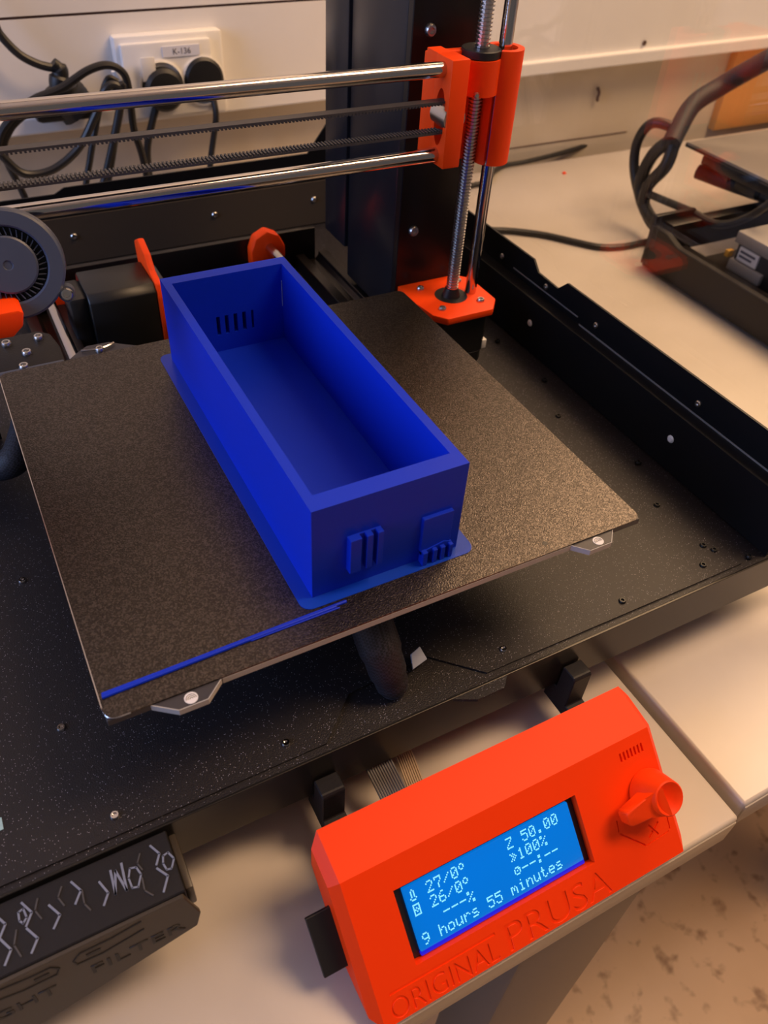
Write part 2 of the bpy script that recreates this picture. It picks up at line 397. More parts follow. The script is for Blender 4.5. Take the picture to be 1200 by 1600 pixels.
sc0 = None
for x, y in [(-19.5, 48.5), (-8.5, -2), (67, -2.2), (-19.6, 144.7), (184.6, -1.4), (347.7, 186.2), (329.8, 146.1), (347.9, 84.4), (330.8, 47.8), (320.4, -2), (331.9, 9.7), (335.1, 4.3), (260.7, -2.8), (345.4, 244.6), (350.3, -8.3)]:
    if sc0 is None: sx, sy = x, y; sc0 = part('screw', screw_shape(B(), (x, y, Z0 + 0.1), (0, 0, 1), 2.0, 1.3), M['steel'], tray)
    elif x in (347.7,): sx1, sy1 = x, y; sc1 = part('screw', screw_shape(B(), (x, y, Z0 + 0.1), (0, 0, 1), 2.0, 1.3), M['motor'], tray, True, 'black screw')
    elif x > 250: again(sc1, (x - sx1, y - sy1, 0))
    else: again(sc0, (x - sx, y - sy, 0))
rv0 = part('rivet', B().lathe([(0.1, 1.2), (1.8, 1.0), (2.6, 0.2), (2.6, 0)], (360, 76.4, -41.7), (-1, 0, 0), 12), M['white'], tray, True, 'bare bright rivet')
again(rv0, (0, 152, 0)); again(rv0, (0, 215, -8))
fs0 = part('lip_screw', screw_shape(B(), (372.6, 76, -18), (-1, 0, 0), 2.2, 1.2), M['screw'], tray)
again(fs0, (0, 157, 1)); again(fs0, (0, 99, 0.4)); again(fs0, (0, 214, -1))
for x in (85, 205, 300):
    part('wall_screw', screw_shape(B(), (x, 488, -40), (0, -1, 0), 2.6, 1.4), M['screw'], tray)
part('hole', B().lathe([(0.1, 0.3), (2.3, 0.3), (2.3, 0), ], (125.8, -0.9, Z0 + 0.2), (0, 0, 1), 14), M['rubber'], tray)
part('sticker', B().box(-60, -49.4, 12, 17.5, Z0 + 0.2, Z0 + 0.5), M['cyan'], tray, False, 'pale cyan sticker at the left')

# ------------------------------------------------------------------ acrylic side panel
ap = thing('side_panel', 'clear acrylic side panel standing on the right wall of the tray', 'panel', (383, 240, -26))
part('sheet', B().box(381.6, 384.6, -9, 486, -25.9, 420, bevel=0.3, seg=1), M['acrylic'], ap, False)

# ------------------------------------------------------------------ printer
pr = thing('printer', 'black desktop printer with orange printed parts and steel rods standing in the tray', 'printer', (127, 265, Z0))
legR = [(264, -61), (313, -61), (309.5, 140), (309.5, 330), (-54, 330), (-54, -61), (-10, -61), (-10, 285), (264, 285)]
part('frame', B().prism(legR, 'y', 267, 273, bevel=0.5, seg=1), M['alu_black'], pr, False)
fsc = part('frame_screw', screw_shape(B(), (275, 267, 27), (0, -1, 0), 3.6, 2.6), M['screw'], pr)
again(fsc, (0.6, 0, 119))
part('electronics_box', B().box(264, 300, 273.2, 345, -40, 300, bevel=2), M['black_gloss'], pr)
part('electronics_lid', B().box(263, 302, 347, 383, -18, 300, bevel=1), M['black_gloss'], pr)
part('lid_seam', B().box(266, 299, 344.5, 347.5, -20, 296), M['black'], pr)
# Y axis
part('rear_plate', B().box(28, 262, 400, 406, -61, -24, bevel=0.6), M['alu_black'], pr)
ex = [(243, -44), (251, -44), (251, -47), (254, -50), (261, -50), (264, -47), (264, -44), (272, -44), (272, -62), (243, -62)]
part('extrusion', B().prism(ex, 'y', 275, 399, bevel=0.4, seg=1), M['alu_black'], pr, False)
part('extrusion', B().prism([(x - 216, z) for x, z in ex], 'y', 275, 399, bevel=0.4, seg=1), M['alu_black'], pr, False)
yr = part('y_rod', B().cyl((217.5, 40, -29), (217.5, 404, -29), 4, 20, ch=0.6), M['steel'], pr); again(yr, (-173, 0, 0))
hold = [(202, -44), (230, -46), (231, -30), (226, -20), (216, -15), (206, -20), (202, -30)]
yh = part('y_rod_holder', B().prism(hold, 'y', 388, 399.5, bevel=2.0), M['orange'], pr); again(yh, (-173, 0, 0))
part('y_motor', B().prism([(333, -60), (367, -60), (372, -55), (372, -16), (367, -11), (333, -11), (328, -16), (328, -55)], 'x', 66, 111, bevel=0.8, seg=1), M['motor'], pr)
part('y_motor_cap', B().prism([(335, -56), (365, -56), (365, -14), (335, -14)], 'x', 54, 66.5, bevel=3), M['black'], pr)
part('y_motor_mount', B().prism([(327, -61), (374, -61), (376, -20), (378, 0), (366, 6), (352, 1), (344, -8), (330, -11), (327, -20)], 'x', 111.2, 116, bevel=1.2), M['orange'], pr)
part('y_motor_pulley', B().cyl((116, 350, -36), (128, 350, -36), 7, 20, ch=1), M['screw'], pr)
part('y_belt', B().box(120, 126, 40, 392, -30, -28.6), M['belt'], pr)
part('y_carriage', B().prism([(15, 20), (240, 20), (240, 60), (200, 90), (200, 150), (240, 190), (240, 222), (15, 222), (15, 190), (55, 150), (55, 90), (15, 60)], 'z', -20, -14), M['alu_black'], pr, False)
# heated bed with its rear cable clip and front tabs
bedp = [(0.3, 0.3), (16.4, 0.3), (25, -6.2), (36.2, -6.2), (43.5, 0.3), (211.8, 0.3), (218, -6.2), (230.5, -6.2), (236.5, 0.3), (253.5, 0.3), (253.5, 241), (80, 241), (70, 247.5), (63, 253), (50, 253.5), (43, 248), (36, 241), (0.3, 241)]
bed = part('heated_bed', B().prism(bedp, 'z', -4.2, -0.85, bevel=0.25, seg=1), M['bed'], pr, False)
part('bed_front_edge', B().box(44, 211.5, -0.1, 0.25, -4.0, -0.9), M['bed_edge'], bed, False, 'bare grey board edge')
for pts in ([(16.2, 0.1), (25, -6.5)], [(25, -6.5), (36.2, -6.5)], [(36.3, -6.5), (43.7, 0.1)], [(211.6, 0.1), (218, -6.5)], [(218, -6.5), (230.5, -6.5)], [(230.6, -6.5), (236.7, 0.1)]):
    (xa, ya), (xb, yb) = pts; L = math.hypot(xb - xa, yb - ya); a = math.atan2(yb - ya, xb - xa)
    part('tab_edge', B().box(0, L, 0, 0.35, -4.0, -0.9).xf(Matrix.Translation((xa, ya, 0)) @ Matrix.Rotation(a, 4, 'Z')), M['bed_edge'], bed, False)
for cx, cy in ((30.6, -3.2), (225.2, -3.0)):
    f = B().cyl((0, 0, 0), (0, 0, 0.12), 2.6, 20); f.xf(Matrix.Translation((cx, cy, -0.84)) @ Matrix.Scale(1.0, 4))
    fp = part('fingerprint_mark', f, M['white_mark'], bed)
    g = B()
    for k in range(3):
        g.tube([(cx + math.cos(q) * (0.6 + 0.7 * k), cy - 0.5 + math.sin(q) * (0.6 + 0.75 * k), -0.68) for q in [math.pi * j / 6 for j in range(7)]], 0.12, 5, 2)
    part('fingerprint_ridges', g, M['bed'], fp)
part('cable_clip', B().prism([(-8, 243), (36, 243), (36.5, 262), (34, 278), (28, 284), (4, 284), (-8, 280)], 'z', -6, -2.5, bevel=0.8), M['black_print'], bed)
part('cable_clip_edge', B().box(-8, 35.5, 242.2, 246, -8, -1.5, bevel=0.8), M['fan'], bed)
cs = part('clip_screw', screw_shape(B(), (27, 275, -2.5), (0, 0, 1), 3.0, 2.2), M['screw'], bed)
for d in ((-18, 0, 0), (-9, -14, 0), (-13, -28, 0)): again(cs, d)
bs = part('bed_screw', screw_shape(B(), (56, 245, -0.8), (0, 0, 1), 2.6, 2.4), M['screw'], bed)
part('spring_clip', B().tube([(46, 247.5, 0.2), (50, 246, 0.6), (54, 245.2, 0.6)], 0.7, 6, 3), M['screw'], bed)
part('spring_clip', B().tube([(58, 245.6, 0.6), (62, 247, 0.6), (65, 249, 0.4)], 0.7, 6, 3), M['screw'], bed)
part('bed_cable_sleeve', B().tube([(119, 50, -14), (117.5, 22, -22), (118.5, 8, -36), (122, 3, -54), (124, 2, Z0 + 2)], [9.5, 10, 10, 9, 8, 7], 16, 6), M['sleeve'], pr)
part('cable_tie_tail', B().prism([(0, 0), (9, 2), (8, 9), (2, 7)], 'z', 0, 1.4, bevel=0.4).xf(Matrix.Translation((136, 6, Z0 + 3)) @ Matrix.Rotation(0.5, 4, 'X')), M['pale_blue'], pr, True, 'pale blue cable tie tail')
part('bed_cable_sleeve', B().tube([(28, 262, -12), (10, 232, -22), (-4, 208, -32), (-16, 212, -38), (-34, 226, -44)], 8.5, 14, 6), M['sleeve'], pr)
part('spring_clip', B().tube([(114, 22, -20), (110, 16, -26), (113, 8, -38)], 0.9, 6, 4), M['screw'], pr)
# Z axis on the right
mb = [(266, 267), (266, 240), (269, 222), (276, 213.5), (312, 213.5), (321.5, 225), (321.5, 258), (313, 267)]
plate = part('z_motor_bracket', B().prism(mb, 'z', -17, -12, bevel=0.8), M['orange'], pr)
part('bracket_recess', B().cyl((294.5, 241, -11.95), (294.5, 241, -11.85), 11.5, 28), M['black'], plate)
ms = part('bracket_screw', screw_shape(B(), (279, 226.5, -12), (0, 0, 1), 2.7, 1.8), M['screw'], plate)
for d in ((31, 0, 0), (0, 30.5, 0), (31, 30.5, 0)): again(ms, d)
oct_ = lambda c, h, k: [(c[0] - h + k, c[1] - h), (c[0] + h - k, c[1] - h), (c[0] + h, c[1] - h + k), (c[0] + h, c[1] + h - k), (c[0] + h - k, c[1] + h), (c[0] - h + k, c[1] + h), (c[0] - h, c[1] + h - k), (c[0] - h, c[1] - h + k)]
part('z_motor', B().prism(oct_((294.5, 241), 21, 4), 'z', -48, -17.1, bevel=0.5, seg=1), M['motor'], pr, False)
part('z_motor_cap', B().prism(oct_((294.5, 241), 20.4, 4), 'z', -58, -48.4, bevel=0.8, seg=1), M['motor'], pr, False)
part('motor_connector', B().box(313.5, 317.5, 222, 228, -49, -42, bevel=0.6), M['white'], pr)
prof = [(4.0, 0)]
for k in range(int(330 / 2)): prof += [(4.2, k * 2 + 0.2), (4.2, k * 2 + 0.9), (3.2, k * 2 + 1.2), (3.2, k * 2 + 1.9)]
part('lead_screw', B().lathe(prof, (294.7, 241, -12), (0.004, 0, 1), 14), M['screw'], pr, False)
part('screw_coupler', B().cyl((294.5, 241, -12), (294.5, 241, -6), 6.5, 20, 4.6), M['motor'], pr)
part('smooth_rod', B().cyl((310, 240, -16), (311, 240, 320), 4, 24), M['steel'], pr)
# X end: clamp block, nut cylinder, bearing housing with a slit
def boolean(bodyB, cutB):
    obs = []
    for q in (bodyB, cutB):
        bmesh.ops.recalc_face_normals(q.bm, faces=q.bm.faces)
        me = bpy.data.meshes.new('tmp'); q.bm.to_mesh(me); q.bm.free(); o = bpy.data.objects.new('tmp', me); COL.objects.link(o); obs.append(o)
    md = obs[0].modifiers.new('cut', 'BOOLEAN'); md.operation = 'DIFFERENCE'; md.solver = 'EXACT'; md.use_self = True; md.object = obs[1]
    dg = bpy.context.evaluated_depsgraph_get(); me = bpy.data.meshes.new_from_object(obs[0].evaluated_get(dg))
    for o in obs: bpy.data.objects.remove(o)
    r = B(); r.bm.from_mesh(me); bpy.data.meshes.remove(me); return r


pk = B().prism([(224.5 + 5.2 * math.cos(q), 113 + 15 * math.sin(q)) for q in [2 * math.pi * k / 28 for k in range(28)]], 'x', 255, 268)
xe = part('x_end', boolean(B().box(260.5, 272, 216, 233, 87, 143.5, bevel=0.7), pk), M['orange'], pr)
part('idler_pulley', B().cyl((266, 217, 113.5), (266, 232.5, 113.5), 7, 20), M['screw'], xe)
part('back_web', B().box(263, 303, 243.5, 250, 80, 140.5, bevel=0.8), M['orange'], xe)
part('side_web', B().box(262, 271, 232, 246, 87, 143, bevel=0.5), M['orange'], xe)
part('nut_housing', B().cyl((294.5, 240.5, 119), (294.5, 240.5, 137.5), 12.2, 40), M['orange'], xe)
part('flange_nut', B().cyl((294.6, 240.5, 137.6), (294.6, 240.5, 142), 11.4, 36, ch=0.4), M['black'], xe)
hs = B(); pts = []
c = (310.5, 240.0); a0 = math.radians(-139); gap = math.radians(5)
outer = [(c[0] + 11.3 * math.cos(a0 + gap + (2 * math.pi - 2 * gap) * k / 36), c[1] + 11.3 * math.sin(a0 + gap + (2 * math.pi - 2 * gap) * k / 36)) for k in range(37)]
inner = [(c[0] + 7.6 * math.cos(a0 + gap + (2 * math.pi - 2 * gap) * k / 36), c[1] + 7.6 * math.sin(a0 + gap + (2 * math.pi - 2 * gap) * k / 36)) for k in range(36, -1, -1)]
hs.prism(outer + inner, 'z', 78.5, 141.5)
part('bearing_housing', hs, M['orange'], xe)
part('bearing', B().cyl((310.4, 240, 80), (310.4, 240, 140), 7.4, 24), M['steel'], xe)
part('idler_bolt', screw_shape(B(), (283.5, 243.5, 106), (0, -1, 0), 2.4, 1.6), M['screw'], xe)
part('nut_screw', B().lathe([(0.1, 2), (1.2, 1.8), (1.8, 0)], (287.6, 229.8, 120.5), (-0.4, -0.9, 0), 12), M['screw'], xe)
xr = part('x_rod', B().cyl((-200, 225, 137.2), (262, 225, 137.2), 4, 24), M['steel'], pr); again(xr, (0, 0, -44.7))
def belt(z, teeth):
    t = B(); t.box(-200, 262, 219.6, 225.6, z, z + 1.1)
    for k in range(230):
        x = -200 + 2 * k; t.box(x, x + 0.95, 219.6, 225.6, z + (1.1 if teeth > 0 else -0.9), z + (2.0 if teeth > 0 else 0))
    return part('x_belt', t, M['belt'], pr, False)
belt(121.5, -1); belt(105.5, 1)
# extruder at the left
ext = part('extruder_body', B().box(-70, 4, 206, 222, 84, 134, bevel=2), M['black'], pr)
cF = Vector((18.8, 186, 86.5)); axF = Vector((-0.13, -0.93, 0.34)).normalized(); uF = Vector((1, 0, 0)); uF = (uF - axF * uF.dot(axF)).normalized(); vF = axF.cross(uF) * -1
if vF.z < 0: vF = -vF
fanp = B(); fanp.lathe([(16.2, 0.0), (17.0, 1.0), (22.6, 1.0), (23.6, 0.0), (23.6, -14), (10, -14), (10, -6.2), (16.2, -6), (16.2, 0)], cF, axF, 56, False)
P2 = cF + uF * 20.5 - vF * 16
fanp.cyl(P2 - axF * 12, P2 - axF * 0.5, 3.6, 20)
fan = part('blower_fan', fanp, M['fan'], pr)
part('fan_hub', B().lathe([(12.4, -6), (12.4, 0.2), (11.6, 0.8), (2.2, 0.9), (1.8, 0.4), (0.1, 0.4)], cF, axF, 40), M['fan'], fan)
bl = B()
for k in range(38):
    a = 2 * math.pi * k / 38; d = uF * math.cos(a) + vF * math.sin(a); tn = -uF * math.sin(a) + vF * math.cos(a)
    p0 = cF + d * 12.6 - axF * 0.9; p1 = cF + d * 15.6 - axF * 0.9 + tn * 1.3
    bl.quad([p0, p1, p1 - axF * 5, p0 - axF * 5]); bl.quad([p0 + tn * 0.5, p1 + tn * 0.5, p1 - axF * 5 + tn * 0.5, p0 - axF * 5 + tn * 0.5]); bl.quad([p0, p1, p1 + tn * 0.5, p0 + tn * 0.5])
part('fan_blades', bl, M['fan'], fan, False)
part('fan_screw', screw_shape(B(), P2 - axF * 0.5, axF, 2.9, 2.4), M['screw'], fan)
part('nozzle_duct', B().prism([(-12, 61.5), (12, 60.7), (17.1, 65), (18.9, 71.5), (17, 73), (-12, 73)], 'y', 170, 200, bevel=0.8), M['orange'], pr)

# ------------------------------------------------------------------ print sheet on the bed
def rrect(x0, x1, y0, y1, r, k=6):
    P = []
    for cx, cy, a in ((x1 - r, y0 + r, -90), (x1 - r, y1 - r, 0), (x0 + r, y1 - r, 90), (x0 + r, y0 + r, 180)):
        for i in range(k + 1): q = math.radians(a + 90 * i / k); P.append((cx + r * math.cos(q), cy + r * math.sin(q)))
    return P
sh = thing('print_sheet', 'square textured dark steel sheet lying on the bed, under the blue box', 'sheet', (127, 120, -0.8))
part('coated_plate', B().prism(rrect(0, 254, 0, 241.3, 4.5), 'z', -0.8, 0.0), M['pei'], sh, False)
part('left_edge', B().box(-0.25, 0.15, 6, 238, -0.75, 0.06), M['sheet_edge'], sh, False, 'bright bare steel edge')
part('corner_edge', B().tube([(0.2, 4.5, -0.3), (1.2, 1.5, -0.3), (4.5, 0.0, -0.3), (9, -0.1, -0.3)], 0.3, 6, 4), M['sheet_edge'], sh, True, 'bright bare steel edge')
part('pin_hole', B().cyl((200.6, 5.7, 0.0), (200.6, 5.7, 0.06), 1.3, 14), M['rubber'], sh)

# ------------------------------------------------------------------ blue printed box
X0, X1, Y0, Y1, H, T = 90.9, 161.9, 21.1, 219.4, 50.0, 4.3
bx = thing('storage_box', 'open blue printed plastic box with slatted vents standing on the dark sheet', 'box', ((X0 + X1) / 2, 120, 0))
shell = B()
shell.box(X0, X1, Y0, Y1, 0.02, 3)
shell.box(X0, X0 + T, Y0, Y1, 3, H); shell.box(X1 - T, X1, Y0, Y1, 3, H)
yA = Y0 + 8.6
shell.box(X0 + T, X1 - T, Y0, yA, 3, H)
part('shell', shell, M['blue'], bx, False)
ew = B(); sl = [(117.2, 119.3), (122.2, 124.4), (127.4, 129.6), (132.6, 134.8), (138, 139.4)]
ye = Y1 - 7.5; ew.box(X0 + T, X1 - T, ye, Y1, 3, 13.8); ew.box(X0 + T, X1 - T, ye, Y1, 25.2, H)
xs = [X0 + T] + [q for p in sl for q in p] + [X1 - T]
for i in range(0, len(xs), 2): ew.box(xs[i], xs[i + 1], ye, Y1, 13.8, 25.2)
part('end_wall', ew, M['blue'], bx, False)
part('slot_back', B().box(110, 145, Y1 - 0.9, Y1 - 0.1, 12.5, 26.5), M['black'], bx, False)
vent = part('vent', B().box(106.4, 121.6, Y0 - 0.7, Y0 + 0.3, 11.2, 30.4), M['blue'], bx, False)
for x0, x1 in ((106.4, 111.6), (113.9, 116.8), (118.9, 121.6)):
    part('slat', B().box(x0, x1, Y0 - 3.6, Y0 - 0.5, 11.2, 30.6, bevel=0.25, seg=1), M['blue'], vent, False)
door = part('raised_panel', B().box(141.6, 156.6, Y0 - 1.8, Y0 + 0.3, 7.2, 26.8, bevel=0.25, seg=1), M['blue'], bx, False)
for x0, x1 in ((141.8, 144.3), (147.0, 149.2), (151.0, 153.2), (155.2, 157.2)):
    part('slat', B().box(x0, x1, Y0 - 4.2, Y0 - 0.3, 0.4, 8.2, bevel=0.25, seg=1), M['blue'], door, False)
part('slat_header', B().prism([(141.8, 5.8), (157.2, 5.8), (157.2, 8.2), (153, 9.8), (141.8, 7.4)], 'y', Y0 - 2.4, Y0 - 0.3), M['blue'], door, False)
part('brim', B().prism(rrect(X0 - 6.3, X1 + 7.2, Y0 - 5.6, Y1 + 5.6, 5), 'z', 0.01, 0.32), M['brim'], bx, False)
part('seam_string', B().cyl((157.2, ye - 0.3, 24), (157.2, ye - 0.3, 40), 0.18, 6), M['pale_blue'], bx)
pl = B().tube([(1.2, 10.4, 0.3), (30, 11.2, 0.3), (60, 12, 0.3), (98, 12.6, 0.3)], 0.85, 8, 4)
pl.tube([(1.4, 11.6, 0.25), (30, 12.0, 0.25), (60, 12.6, 0.25), (103, 13.4, 0.25)], 0.75, 8, 4)
pl.tube([(60, 11.2, 0.25), (99, 11.5, 0.25)], 0.4, 8, 4)
single('purge_line', pl, M['blue'], 'thin blue plastic strip along the front edge of the dark sheet', 'strip', (50, 12, 0))

# ------------------------------------------------------------------ control unit
LX0, LX1 = 59.8, 232.5
lc = thing('control_unit', 'orange-red control unit with a lit blue display and knob before the tray', 'display', (146, -70, TZ))
Pf = Vector((0, -64.1, -73.6)); dn = Vector((0, -1, -1)).normalized(); nf = Vector((0, -1, 1)).normalized()
def F(s, t, o=0.0): return Vector((s, 0, 0)) + Pf + dn * t + nf * o
FM = Matrix(((1, 0, 0, 0), (0, dn.y, nf.y, Pf.y), (0, dn.z, nf.z, Pf.z), (0, 0, 0, 1)))   # (s, t, offset) -> world
body = B().prism([(-41.2, -70.0), (-64.1, -73.6), (-109.4, -119.0), (-104, -123), (-76, -124), (-41, -92)], 'x', LX0, LX1, bevel=4.4, seg=1, ends=True)
# cutters: window, writing, sound slots, hexagon logo
cut = B()
cut.box(84.5, 179.6, 13.2, 46.5, -5, 3)
for k in range(7): cut.box(208.4 + 2.15 * k, 209.5 + 2.15 * k, 5.6, 9.8, -1.2, 3)
FL = Matrix.Diagonal((1, -1, -1, 1))
def put(txt, s0, t0, w_, h_, d): cut.add(text_mesh(txt, w_, h_, 2 * d), Matrix.Translation((s0, t0, 0)) @ FL)
put('PRUSA', 127.0, 63.0, 57.5, 12.2, 0.55)
put('ORIGINAL', 68.5, 63.0, 53.0, 8.8, 0.5)
cut.box(70, 122, 51.2, 52.4, -0.5, 2)
hx = [(197.0, 33), (196.4, 40), (208.8, 52), (220, 54.0), (224.4, 50), (224.8, 44), (217.6, 38)]
def strokes(P, wd, d):
    for (a, b_), (c_, e) in zip(P, P[1:]):
        L = math.hypot(c_ - a, e - b_); an = math.atan2(e - b_, c_ - a)
        t = B().box(0, L, -wd / 2, wd / 2, -d, 2).xf(Matrix.Translation((a, b_, 0)) @ Matrix.Rotation(an, 4, 'Z'))
        me = bpy.data.meshes.new('tmp'); t.bm.to_mesh(me); t.bm.free(); cut.bm.from_mesh(me); bpy.data.meshes.remove(me)
strokes([(197.0, 34), (196.4, 39.6)], 0.7, 0.8); strokes([(196.6, 40.4), (208.6, 51.8)], 0.9, 0.8); strokes([(209.4, 52.0), (223.2, 51.2)], 0.5, 0.5)
strokes([(224.3, 50.6), (224.5, 44.6)], 0.6, 0.8); strokes([(224.0, 44.0), (217.0, 39.6)], 0.6, 0.8)
strokes([(199.5, 33.5), (203.0, 37.0)], 0.9, 0.8)
strokes([(213.0, 43.6), (217.2, 50.2)], 1.1, 0.7); strokes([(211.6, 49.2), (214.6, 47.2)], 1.1, 0.7); strokes([(215.8, 46.4), (218.8, 44.4)], 1.1, 0.7)
cut.xf(FM)
body = boolean(body, cut)
cov = part('cover', body, M['orange_lcd'], lc, False)
part('bezel', B().box(84.7, 179.4, 13.4, 46.3, -5.0, -4.4).xf(FM), M['black_gloss'], lc, False)
scr = part('screen', B().box(88.8, 175.8, 15.6, 44.0, -4.4, -2.2, bevel=0.5).xf(FM), M['lcd'], lc)
part('screen_edge', B().box(88.6, 176.0, 44.1, 46.0, -4.4, -2.6, bevel=0.4).xf(FM), M['lcd_edge'], scr)
G = {'0': '01110 10001 10011 10101 11001 10001 01110', '1': '00100 01100 00100 00100 00100 00100 01110', '2': '01110 10001 00001 00010 00100 01000 11111',
     '5': '11111 10000 11110 00001 00001 10001 01110', '6': '00110 01000 10000 11110 10001 10001 01110', '7': '11111 10001 00001 00010 00100 00100 00100',
     '9': '01110 10001 10001 01111 00001 00010 01100', '/': '00000 00001 00010 00100 01000 10000 00000', '%': '11000 11001 00010 00100 01000 10011 00011',
     '-': '00000 00000 00000 11111 00000 00000 00000', '.': '00000 00000 00000 00000 00000 01100 01100', ':': '00000 01100 01100 00000 01100 01100 00000',
     'Z': '11111 00001 00010 00100 01000 10000 11111', 'd': '01100 10010 10010 01100 00000 00000 00000', 'h': '10000 10000 10110 11001 10001 10001 10001',
     'o': '00000 00000 01110 10001 10001 10001 01110', 'u': '00000 00000 10001 10001 10001 10011 01101', 'r': '00000 00000 10110 11001 10000 10000 10000',
     's': '00000 00000 01110 10000 01110 00001 11110', 'm': '00000 00000 11010 10101 10101 10001 10001', 'i': '00100 00000 01100 00100 00100 00100 01110',
     'n': '00000 00000 10110 11001 10001 10001 10001', 't': '01000 01000 11100 01000 01000 01001 00110', 'e': '00000 00000 01110 10001 11111 10000 01110',
     'T': '00100 01010 01010 01010 01010 10001 01110', 'H': '11111 10001 10101 11011 10101 10001 11111', 'F': '00000 10100 01010 00101 01010 10100 00000',
     'C': '00000 01110 10011 10101 10001 01110 00000'}
rows = ['T 27/0d     Z 50.00 ', 'H 26/0d     F100%   ', '   ---%     C--:--  ', '9 hours 55 minutes  ']
tx = B(); cw, ch_ = 4.12, 6.55; px_, py_ = 0.66, 0.74
for ri, row in enumerate(rows):
    for ci, chx in enumerate(row):
        if chx == ' ': continue
        for yy, ln in enumerate(G[chx].split()):
            for xx, bit in enumerate(ln):
                if bit == '1':
                    s0 = 91.0 + ci * cw + xx * px_; t0_ = 17.4 + ri * ch_ + yy * py_
                    tx.quad([(s0, t0_, -2.15), (s0 + px_ * 0.80, t0_, -2.15), (s0 + px_ * 0.80, t0_ + py_ * 0.80, -2.15), (s0, t0_ + py_ * 0.80, -2.15)])
ct = part('screen_characters', tx.xf(FM), M['lcd_text'], scr, False); ct['kind'] = 'stuff'
# knob: round body with a pointer tail
kn = B(); kc = (217.6, 27.6)
kn.lathe([(10.4, 0.5), (10.8, 2.5), (9.6, 9), (8.2, 15.5), (7.6, 16), (6.8, 15.6), (5.2, 14.2), (0.1, 13.6)], (0, 0, 0), (0, 0, 1), 30)
KT = Matrix.Translation((kc[0], kc[1], 0)) @ Matrix.Rotation(math.radians(174), 4, 'Z')
t = B().prism([(2, -7.2), (10, -5.0), (21, -3.6), (22, -2.2), (22, 2.2), (21, 3.6), (10, 5.0), (2, 7.2)], 'z', 5, 12, bevel=0.6, seg=1)
for v in t.bm.verts:
    if v.co.z > 8 and v.co.x < 12: v.co.z = 12 + (12 - v.co.x) * 0.45
me = bpy.data.meshes.new('tmp'); t.bm.to_mesh(me); t.bm.free(); kn.bm.from_mesh(me); bpy.data.meshes.remove(me)
kn.xf(FM @ KT)
part('knob', kn, M['orange_lcd'], lc)
for x0, z1 in ((74.5, -80.5), (216.2, -79.0)):
    arm = B().prism([(-15.2, z1 - 0.5), (-23.5, z1), (-25, z1 - 1.5), (-25, -103), (-42, -104), (-42, -112), (-8, -112), (-8, -97.5), (-14.9, -97.5)], 'x', x0, x0 + 11.6, bevel=0.5, seg=1)
    part('support_arm', arm, M['black_print'], lc, False)
def ribbon(pts, mt, x0, n_, pitch):
    r0 = None
    for k in range(n_):
        tt = B().tube([(x0 + k * pitch + p[0], p[1], p[2]) for p in pts], pitch * 0.5, 6, 5)
        yield tt
rb = part('ribbon_cable', B().box(104, 117, 6, 8, -98, -96), M['grey_cable'], lc, False)
for tt in ribbon([(0, 4, -97), (0.2, -12, -99), (1.5, -26, -106), (2, -41.5, -110)], M['grey_cable'], 103.5, 11, 1.3): part('ribbon_wire', tt, M['grey_cable'], rb)
rb2 = part('ribbon_cable', B().box(122, 130, 12, 14, -100, -98), M['tan_cable'], lc, False)
for tt in ribbon([(0, 12, -99), (2, -4, -112), (0, -20, -114), (-4, -41.5, -112)], M['tan_cable'], 122.5, 8, 1.2): part('ribbon_wire', tt, M['tan_cable'], rb2)

mc = thing('memory_card', 'black memory card sticking out of the left side of the orange-red control unit', 'memory card', F(52, 26, -14))
part('card', B().prism([(48.7, 13.4), (66, 13.2), (66, 40.0), (48.9, 40.0)], 'z', -15.2, -13.1, bevel=0.3, seg=1).xf(FM), M['black'], mc, False)

# ------------------------------------------------------------------ filter unit hanging below the tray, lower left
fu = thing('filter_unit', 'black printed filter housing with raised chevrons under the front left edge of the tray', 'filter unit', (-60, -30, -112))
part('housing', B().prism([(-15.2, -66), (-42, -66), (-46, -90), (-40, -90), (-15.2, -90)], 'x', -200, 8.2, bevel=0.5, seg=1), M['black_print'], fu, False)
fF = Matrix(((1, 0, 0, 0), (0, 4 / 24.33, -24 / 24.33, -42.1), (0, 24 / 24.33, 4 / 24.33, -66), (0, 0, 0, 1)))    # (x, up, out) on the sloping front
fp = [(-200, -0.5), (6.8, -0.5), (11.2, -15.5), (8.6, -23), (-59, -38), (-200, -60)]
part('front_panel', B().prism(fp, 'z', 0.0, 2.2, bevel=0.4, seg=1).xf(fF), M['filter_face'], fu, False)
part('side_strip', B().box(8.2, 11.4, -41, -17, -84, -68, bevel=0.8), M['filter_face'], fu)
mk = part('lettering', B().add(text_mesh('FILTER', 36.2, 5.0, 0.4), fF @ Matrix.Translation((-32.2, -20.5, 2.3))), M['black'], fu, False)
part('lettering', B().add(text_mesh('LIGHT', 31, 5.0, 0.4), fF @ Matrix.Translation((-76.0, -21.0, 2.3))), M['black'], fu, False)
def fline(P, wd, mt, name, up=0.35, z=-66.0):
    t = B()
    for (a, b_), (c_, e) in zip(P, P[1:]):
        L = math.hypot(c_ - a, e - b_); an = math.atan2(e - b_, c_ - a)
        q = B().box(-wd * 0.3, L + wd * 0.3, -wd / 2, wd / 2, 0, up).xf(Matrix.Translation((a, b_, 0)) @ Matrix.Rotation(an, 4, 'Z'))
        me = bpy.data.meshes.new('tmp'); q.bm.to_mesh(me); q.bm.free(); t.bm.from_mesh(me); bpy.data.meshes.remove(me)
    if z is not None: t.xf(Matrix.Translation((0, 0, z)))
    else: t.xf(fF @ Matrix.Translation((0, 0, 2.2)))
    return part(name, t, mt, fu, False)
